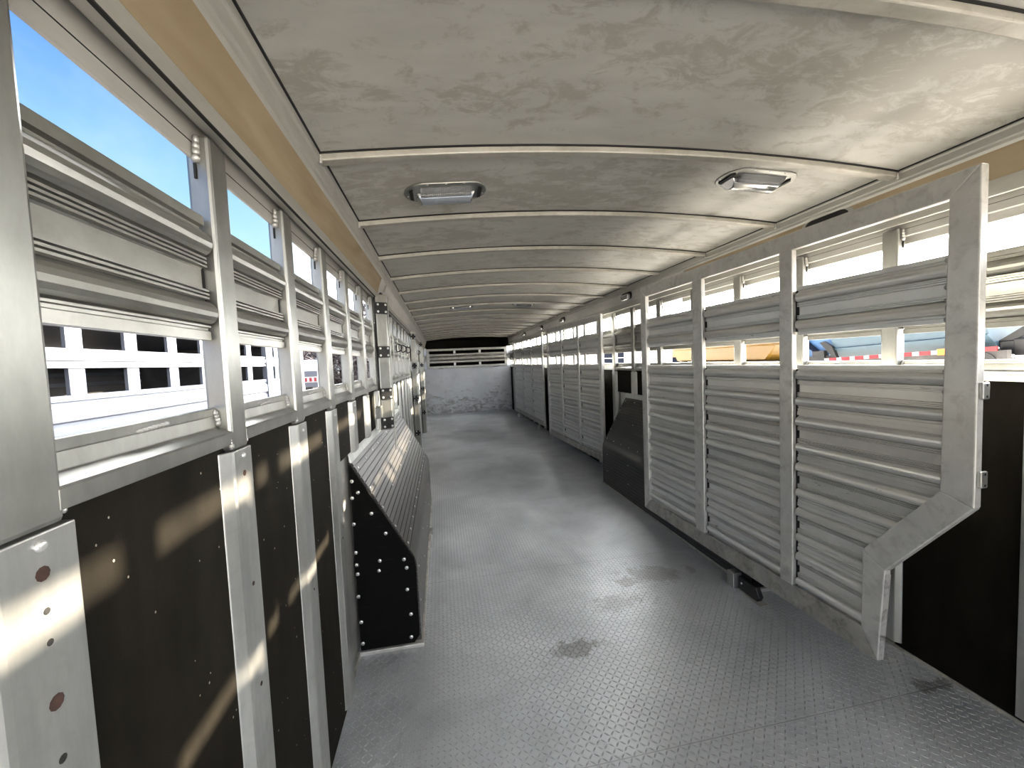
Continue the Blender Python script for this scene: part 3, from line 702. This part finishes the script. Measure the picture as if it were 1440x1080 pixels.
def side_light(label, y, dark):
    r = thing('side_lamp', label, 'lamp', (1.838, y, 1.895), 0, 'oval lamps along the right eave')
    MB().prism([(a, b_) for a, b_ in oval(8, 0.035, 0.036, 0.075)], 'x', -0.006, 0.0).build('recess_plate', 'dark_gap', r)
    if not dark:
        MB().prism([(a-0.02+0.0, b_-0.012) for a, b_ in oval(8, 0.026, 0.028, 0.055)], 'x', -0.04, -0.006).build('housing', 'chrome', r, bevel=0.008)
        for k in range(3): MB().box(-0.043, -0.039, -0.075, 0.045, -0.028+k*0.011, -0.022+k*0.011).build('lens_rib', 'lamp_lens', r)
    else:
        MB().prism([(a, b_+0.012) for a, b_ in oval(8, 0.045, 0.030, 0.085)], 'x', -0.002, 0.001).build('bezel', 'cover_aluminium', r, bevel=0.002)
        MB().dome((-0.006, 0.04, 0.0), (-1, 0, 0), 0.006, 0.004, 8).build('bulb', 'steel_screw', r, smooth=True)
    return r
side_light('dark empty oval lamp recess on the right eave above the nearest gate', 1.635, True)
side_light('chrome oval lamp on the right eave above the fender box', 3.70, False)
side_light('chrome oval lamp on the right eave above the middle gate', 5.78, False)
side_light('chrome oval lamp on the right eave between the middle and farthest gates', 7.07, False)
side_light('farthest chrome oval lamp on the right eave', 8.55, False)

# ---------------------------------------------------------------- front bulkhead and dark nose compartment
bk = MB().box(-0.47, 1.935, Y1, Y1+0.03, 0.0, 1.20)
bk.box(-0.47, -0.352, Y1, Y1+0.03, 1.20, 1.74).box(1.785, 1.935, Y1, Y1+0.03, 1.20, 1.74)
structure(bk.build('wall_back', 'bulkhead_sheet'))
ns = MB().box(-0.47, 1.935, Y1+0.05, 13.2, 1.15, 1.18).box(-0.50, -0.47, Y1, 13.2, 1.15, 2.1).box(1.935, 1.965, Y1, 13.2, 1.15, 2.1).box(-0.50, 1.965, 13.2, 13.23, 1.15, 2.1).box(-0.50, 1.965, Y1+0.05, 13.2, 2.06, 2.1)
structure(ns.build('wall_nose', 'nose_lining'))
vg = thing('vent_gate', 'slotted aluminium drop gate above the front bulkhead sheet', 'gate', (-0.35, Y1-0.045, 0))
LV = 2.13
MB().prism([(0, 1.205), (LV, 1.205), (LV-0.07, 1.262), (0.07, 1.262)], 'y', 0, 0.035).build('bottom_rail', 'aluminium', vg, bevel=0.003)
MB().prism([(0, 1.715), (LV, 1.715), (LV-0.07, 1.658), (0.07, 1.658)], 'y', 0, 0.035).build('top_rail', 'aluminium', vg, bevel=0.003)
MB().prism([(0, 1.205), (0.07, 1.262), (0.07, 1.658), (0, 1.715)], 'y', 0, 0.035).build('end_stile', 'aluminium', vg, bevel=0.003)
MB().prism([(LV, 1.205), (LV-0.07, 1.262), (LV-0.07, 1.658), (LV, 1.715)], 'y', 0, 0.035).build('end_stile', 'aluminium', vg, bevel=0.003)
sb = [(0.012, 1.335), (0.004, 1.35), (0.004, 1.385), (0.010, 1.39), (0.004, 1.40)] + [(0.010-0.014*math.sin(math.pi*i/6), 1.465-0.05*math.cos(math.pi*i/6)) for i in range(7)] + [(0.006, 1.53), (0.004, 1.54), (0.004, 1.57), (0.012, 1.585), (0.025, 1.585), (0.025, 1.335)]
MB().prism(sb, 'x', 0.068, LV-0.068).build('slat', 'slat_aluminium', vg)
for xx in (0.70, 1.37):
    MB().box(xx, xx+0.055, 0.006, 0.03, 1.26, 1.34).box(xx, xx+0.055, 0.006, 0.03, 1.58, 1.66).build('upright', 'cover_aluminium', vg)
for xx in (0.30, 1.76):
    MB().box(xx, xx+0.12, -0.012, 0.002, 1.185, 1.215).tube([(xx-0.005, -0.012, 1.196), (xx+0.125, -0.012, 1.196)], 0.010, 8).build('hinge', 'aluminium', vg)
for xx in (-0.012, LV+0.012):
    MB().tube([(xx, -0.005, 1.47), (xx, -0.005, 1.57)], 0.010, 8).ball((xx, -0.01, 1.53), 0.018, 0.018, 0.018).build('latch_bolt', 'weld', vg, smooth=True)

# ---------------------------------------------------------------- outside, left: a white stock trailer, a parked trailer, trees
structure(MB().box(0.7, 80, -50, 90, -0.75, -0.70).build('ground', 'gravel'))
structure(MB().box(-60, 0.7, -50, 90, -0.75, -0.70).build('ground_left', 'dirt'))
wt = thing('stock_trailer', 'white slatted stock trailer parked outside beyond the left windows', 'trailer', (-2.6, 0, -0.70))
zo = 0.70
def band(z0, z1):
    k = z1-z0
    return [(0, z0+zo), (0.012, z0+zo), (0.012, z0+0.22*k+zo), (0.002, z0+0.24*k+zo), (0.002, z0+0.34*k+zo), (0.020, z0+0.38*k+zo), (0.020, z0+0.72*k+zo), (0.004, z0+0.76*k+zo), (0.004, z0+0.84*k+zo), (0.012, z0+0.86*k+zo), (0.012, z1+zo), (0, z1+zo), (-0.03, z1+zo), (-0.03, z0+zo)]
MB().prism(band(1.385, 1.525), 'y', -1.0, 7.55).build('middle_slat', 'trailer_aluminium', wt)
MB().prism(band(0.90, 1.19), 'y', -1.0, 7.55).build('lower_slat', 'trailer_aluminium', wt)
MB().prism(band(0.45, 0.90), 'y', -1.0, 7.55).build('skirt', 'trailer_aluminium', wt)
MB().prism(band(1.66, 1.83), 'y', -1.0, 2.6).build('roof_rail', 'trailer_aluminium', wt)
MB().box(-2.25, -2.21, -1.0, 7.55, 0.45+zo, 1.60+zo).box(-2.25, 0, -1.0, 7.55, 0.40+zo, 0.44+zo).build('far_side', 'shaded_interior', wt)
for z in (1.215, 1.345, 1.475):
    MB().box(-2.20, -2.17, -1.0, 7.5, z+zo, z+0.045+zo).build('far_slat', 'trailer_aluminium', wt)
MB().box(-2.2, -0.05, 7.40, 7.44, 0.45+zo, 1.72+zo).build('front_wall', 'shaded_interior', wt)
MB().box(-2.2, 0.0, -1.0, 7.55, 1.70+zo, 1.74+zo).build('roof', 'trailer_aluminium', wt)
for y in [2.8-0.535*k for k in range(6, 0, -1)] + [2.83, 3.345, 3.885, 4.42, 4.955, 5.48, 6.02, 6.94]:
    MB().box(-0.03, -0.004, y, y+0.135, 0.9+zo, 1.72+zo).build('upright', 'trailer_aluminium', wt)
MB().box(-0.04, 0.03, 6.56, 6.68, 0.4+zo, 1.74+zo).box(-0.04, 0.015, 6.70, 6.82, 0.4+zo, 1.74+zo).build('door_post', 'trailer_aluminium', wt, bevel=0.006)
MB().box(-0.04, 0.02, 7.50, 7.60, 0.4+zo, 1.74+zo).build('end_post', 'trailer_aluminium', wt)
for y in (1.6, 3.0):
    w = MB().tube([(-0.3, y, 0.40), (-0.02, y, 0.40)], 0.38, 20).build('wheel', 'rubber_tyre', wt)
# parked trailer with reflective tape, far ahead on the left
pt = thing('flatbed_trailer', 'small white trailer with red and white tape far off beyond the left windows', 'trailer', (-6.40, 22.0, -0.70))
MB().box(-2.6, 0.12, 0, 2.0, 1.12, 1.95).build('side_board', 'trailer_aluminium', pt)
MB().box(-2.6, 0.12, -0.015, 0.0, 1.36, 1.66).build('white_stripe', 'tape_white', pt)
for i in range(9): MB().box(0.02-0.23*i-0.06, 0.02-0.23*i+0.055, -0.025, -0.015, 1.41, 1.60).build('tape_block', 'tape_red', pt)
MB().box(-2.3, -0.2, 0.2, 1.8, 0.4, 1.12).build('chassis', 'shaded_interior', pt)
for x in (-1.9, -0.6): MB().tube([(x, -0.05, 0.42), (x, 0.3, 0.42)], 0.42, 18).build('wheel', 'rubber_tyre', pt)
for x, y, lab in ((-5.55, 17.5, 'nearer thin white pole in front of the bare trees'), (-6.8, 24.5, 'farther thin white pole behind the taped trailer')):
    tag(MB().tube([(x, y, -0.7), (x, y, 3.2)], 0.05, 8).build('light_pole', 'pole_white'), lab, 'pole')
sg = thing('sign_board', 'small white sign board on a thin post before the bare trees', 'sign', (-7.6, 25.5, -0.7))
MB().tube([(0, 0, 0), (0, 0, 2.4)], 0.04, 6).build('post', 'pole_white', sg); MB().box(-0.45, 0.45, -0.05, -0.02, 1.7, 2.6).build('panel', 'white_paint', sg)
def tree(x, y, h, cr, label, kind, grp):
    r = thing('bare_tree' if kind == 'twigs' else 'evergreen_tree', label, 'tree', (x, y, -0.7), 0, grp)
    tk = MB().tube([(0, 0, 0), (0.1, 0, h*0.4), (0.0, 0.1, h*0.75)], 0.16, 8, 0.07)
    for i in range(6):
        a = i*1.05; tk.tube([(0, 0, h*(0.25+0.07*i)), (math.cos(a)*cr*0.5, math.sin(a)*cr*0.5, h*(0.45+0.07*i))], 0.06, 5, 0.02)
    tk.build('trunk', 'bark', r)
    cm = MB()
    N = 4200 if kind == 'twigs' else 1700
    for i in range(N):
        if kind == 'twigs':
            a = random.uniform(0, 6.283); q = random.random()**0.5; zz = random.random()
            rad = cr*q*(0.55+0.6*math.sin(math.pi*min(1, zz*0.9+0.08)))
            c = Vector((math.cos(a)*rad, math.sin(a)*rad, h*(0.04+0.96*zz)))
            d = Vector((random.uniform(-1, 1), random.uniform(-1, 1), random.uniform(-0.2, 1.2))).normalized()*random.uniform(0.25, 0.6)
            e = d.cross(Vector((random.uniform(-1, 1), random.uniform(-1, 1), random.uniform(-1, 1)))).normalized()*random.uniform(0.03, 0.09)
        else:
            a = random.uniform(0, 6.283); zz = random.random(); rad = cr*(1.05-zz)*random.random()**0.5
            c = Vector((math.cos(a)*rad, math.sin(a)*rad, h*(0.12+0.9*zz)))
            d = Vector((math.cos(a), math.sin(a), random.uniform(-0.5, 0.2)))*random.uniform(0.2, 0.5)
            e = Vector((-math.sin(a), math.cos(a), random.uniform(-0.4, 0.4)))*random.uniform(0.06, 0.14)
        cm.add([c-d-e, c-d+e, c+d], [(0, 1, 2)])
    cm.build('crown', kind, r)
    return r
k = 0
for x, y, h, cr in ((-11.2, 28.5, 5.4, 2.3), (-8.2, 35.2, 6.2, 2.4), (-5.4, 41.5, 9.2, 2.7), (-4.1, 29.5, 4.6, 2.0), (-1.3, 34, 5.2, 2.1), (-17.0, 27, 5.4, 2.4), (-14.5, 38, 6.6, 2.9)):
    tree(x, y, h, cr, ['leftmost but one of the bare trees beyond the left windows', 'bare grey tree behind the small taped trailer', 'tallest bare tree, its top showing in the upper left windows', 'bare tree seen through the fourth lower left window', 'bare tree nearest the receiver post line', 'bare tree hidden mostly by the white stock trailer', 'bare tree standing back behind the others'][k], 'twigs', 'bare trees beyond the left windows'); k += 1

# ---------------------------------------------------------------- outside, right
def body_profile(w, z0, z1):
    return [(0, z1), (0.0, z1-0.08), (0.07, z1-0.10), (0.07, z1-0.34), (0.02, z1-0.37), (0.02, z1-0.43), (0.10, z1-0.46), (0.26, z0+0.05), (0.40, z0), (w-0.4, z0), (w-0.1, z1-0.46), (w, z1)]
yd = thing('yellow_dump_body', 'yellow dump trailer body seen through the nearest gate', 'trailer', (9.0, 9.55, -0.70))
pf = body_profile(2.2, 1.72, 2.62)
MB().prism(pf, 'y', [0.55 if z < 2.0 else 0.0 for x, z in pf], 4.9).build('tub', 'yellow_paint', yd)
MB().prism([(-0.03, 2.62), (2.23, 2.62), (2.23, 2.70), (-0.03, 2.70)], 'y', -0.02, 4.92).build('top_rail', 'yellow_paint', yd)
lt = MB()
for i in range(13): lt.box(0.062, 0.069, 0.55+i*0.075, 0.55+i*0.075+0.03+0.012*(i % 3), 2.36, 2.36+0.10+0.02*((i*5) % 3))
lt.build('lettering', 'lettering_grey', yd)
MB().box(0.2, 2.0, 0.3, 4.8, 1.25, 1.70).build('chassis', 'shaded_interior', yd)
for y in (1.8, 2.9): MB().tube([(0.1, y, 0.45), (0.45, y, 0.45)], 0.45, 18).build('wheel', 'rubber_tyre', yd)
MB().prism([(5.0, 2.70), (6.6, 2.70), (6.6, 1.9), (5.9, 2.05), (5.3, 2.35), (5.0, 2.5)], 'x', 0.1, 2.0).build('tail_chute', 'yellow_paint', yd)
bd = thing('blue_dump_trailer', 'blue-grey dump trailer with red and white tape outside on the right', 'trailer', (9.0, 4.95, -0.70)); bd.rotation_euler = (math.radians(-3.0), 0, 0)
MB().prism([(0, 2.50), (0.0, 2.38), (0.05, 2.36), (0.10, 2.16), (0.06, 2.14), (0.30, 1.92), (2.0, 1.92), (2.2, 2.5)], 'y', 0.15, 2.85).build('tub', 'blue_grey_paint', bd)
MB().prism([(2.75, 2.5), (2.95, 2.62), (3.95, 2.62), (3.95, 1.94), (3.1, 1.94)], 'x', 0.2, 2.0).build('cab_shield', 'blue_paint', bd)
MB().tube([(0.15, 3.75, 2.5), (0.15, 3.2, 2.0)], 0.06, 10).build('lift_ram', 'navy_paint', bd)
MB().prism([(2.78, 1.90), (3.12, 2.32), (3.02, 2.34), (2.82, 2.20), (2.70, 1.90)], 'x', 0.02, 0.10).box(0.04, 0.15, 2.8, 3.8, 1.86, 2.0).box(0.0, 0.1, 3.0, 3.3, 1.95, 2.12).build('hinge_frame', 'black_plastic', bd)
MB().box(0.02, 0.12, -0.1, 3.9, 1.62, 1.86).build('frame_rail', 'shaded_interior', bd)
for i in range(10): MB().box(0.0, 0.02, 0.0+i*0.30, 0.0+i*0.30+0.19, 1.855, 1.93).build('tape_red', 'tape_red', bd)
for i in range(10): MB().box(0.0, 0.02, 0.19+i*0.30, 0.30+i*0.30, 1.855, 1.93).build('tape_white', 'tape_white', bd)
MB().box(-0.01, 0.0, 0.62, 0.80, 1.84, 1.95).build('side_marker', 'orange_plastic', bd)
MB().prism([(0.3+0.3*math.cos(math.pi*i/10), 1.62+0.26*math.sin(math.pi*i/10)) for i in range(11)], 'x', 0.0, 0.3).build('mudguard', 'black_plastic', bd)
MB().box(0.3, 0.7, -0.5, 0.15, 1.78, 2.02).box(0.25, 0.3, -0.5, -0.05, 1.76, 2.04).build('coupler', 'black_plastic', bd, bevel=0.02)
MB().prism([(-0.05, 2.02), (0.15, 2.02), (-0.25, 2.30), (-0.38, 2.26)], 'x', 0.3, 0.5).build('jack_lever', 'black_plastic', bd)
for y in (0.6, 1.3): MB().tube([(0.15, y, 0.45), (0.5, y, 0.45)], 0.45, 18).build('wheel', 'rubber_tyre', bd)
nv = thing('dark_truck', 'dark navy truck seen through the middle gate', 'truck', (9.5, 17.0, -0.70))
MB().prism([(0, 1.0), (0, 2.45), (1.5, 2.75), (3.2, 2.75), (4.4, 2.35), (6.2, 2.3), (6.2, 1.0)], 'x', 0, 2.0).build('body', 'navy_paint', nv, bevel=0.06)
MB().box(-0.01, 0.0, 0.1, 6.1, 1.95, 1.99).build('side_strip', 'pole_white', nv)
for y in (1.1, 5.0): MB().tube([(-0.02, y, 0.45), (0.3, y, 0.45)], 0.45, 18).build('wheel', 'rubber_tyre', nv)
# white trailers close to the right wall, seen through the gates
def white_box(label, x, y0, y1, z0, z1):
    r = thing('enclosed_trailer', label, 'trailer', (x, y0, -0.70)); L = y1-y0
    MB().box(0, 1.9, 0, L, z0+0.7, z1+0.7).build('body', 'white_paint', r, bevel=0.05)
    MB().box(-0.02, 0.0, 0.0, 0.05, z0+0.7, z1+0.7).box(-0.02, 0.0, L*0.55, L*0.55+0.05, z0+0.7, z1+0.7).build('corner_strip', 'aluminium', r, bevel=0.004)
    fr = [(L*0.12, 1.0), (L*0.46, 1.0), (L*0.46, z1+0.52), (L*0.43, z1+0.58), (L*0.15, z1+0.58), (L*0.12, z1+0.52)]
    MB().prism(fr, 'x', -0.012, 0.0).build('door', 'white_paint', r, bevel=0.004)
    MB().box(-0.035, -0.012, L*0.40, L*0.44, 1.95, 2.10).build('door_latch', 'steel_screw', r, bevel=0.004)
    for y in (L*0.35, L*0.55): MB().tube([(0.0, y, 0.35), (0.25, y, 0.35)], 0.35, 16).build('wheel', 'rubber_tyre', r)
    return r
dp = thing('door_panel', 'white door panel standing open outside the far end of the nearest gate', 'door', (3.0, 4.95, -0.70))
MB().box(0, 0.06, 0, 1.25, 0.0, 2.72).build('panel', 'white_paint', dp, bevel=0.01)
MB().prism([(0.25, 0.6), (0.95, 0.6), (0.95, 2.48), (0.90, 2.56), (0.30, 2.56), (0.25, 2.48)], 'x', -0.02, 0.0).build('raised_centre', 'white_paint', dp, bevel=0.006)
MB().box(-0.03, 0.07, -0.05, 0.02, 0.0, 2.74).box(-0.03, 0.07, 0.16, 0.20, 0.0, 2.72).build('frame_post', 'aluminium', dp, bevel=0.006)
MB().box(-0.06, -0.02, 0.82, 0.88, 1.93, 2.08).build('latch', 'steel_screw', dp, bevel=0.006)
white_box('long white enclosed trailer outside behind the two far gates', 3.9, 13.5, 21.0, -0.3, 1.80)
k = 0
for x, y, h, cr in ((26, 12, 3.3, 1.9), (28, 16.5, 3.5, 1.9), (26, 7.6, 3.2, 1.9)):
    tree(x, y, h, cr, ['middle dark evergreen beyond the blue dump trailer', 'dark evergreen half behind the blue dump trailer', 'rightmost dark evergreen beyond the blue dump trailer'][k], 'evergreen', 'dark evergreens outside on the right'); k += 1
tag(MB().box(18, 18.2, 3, 14, -0.7, 0.25).build('blue_barrier', 'blue_paint'), 'low pale blue barrier on the ground outside at the far right', 'barrier')
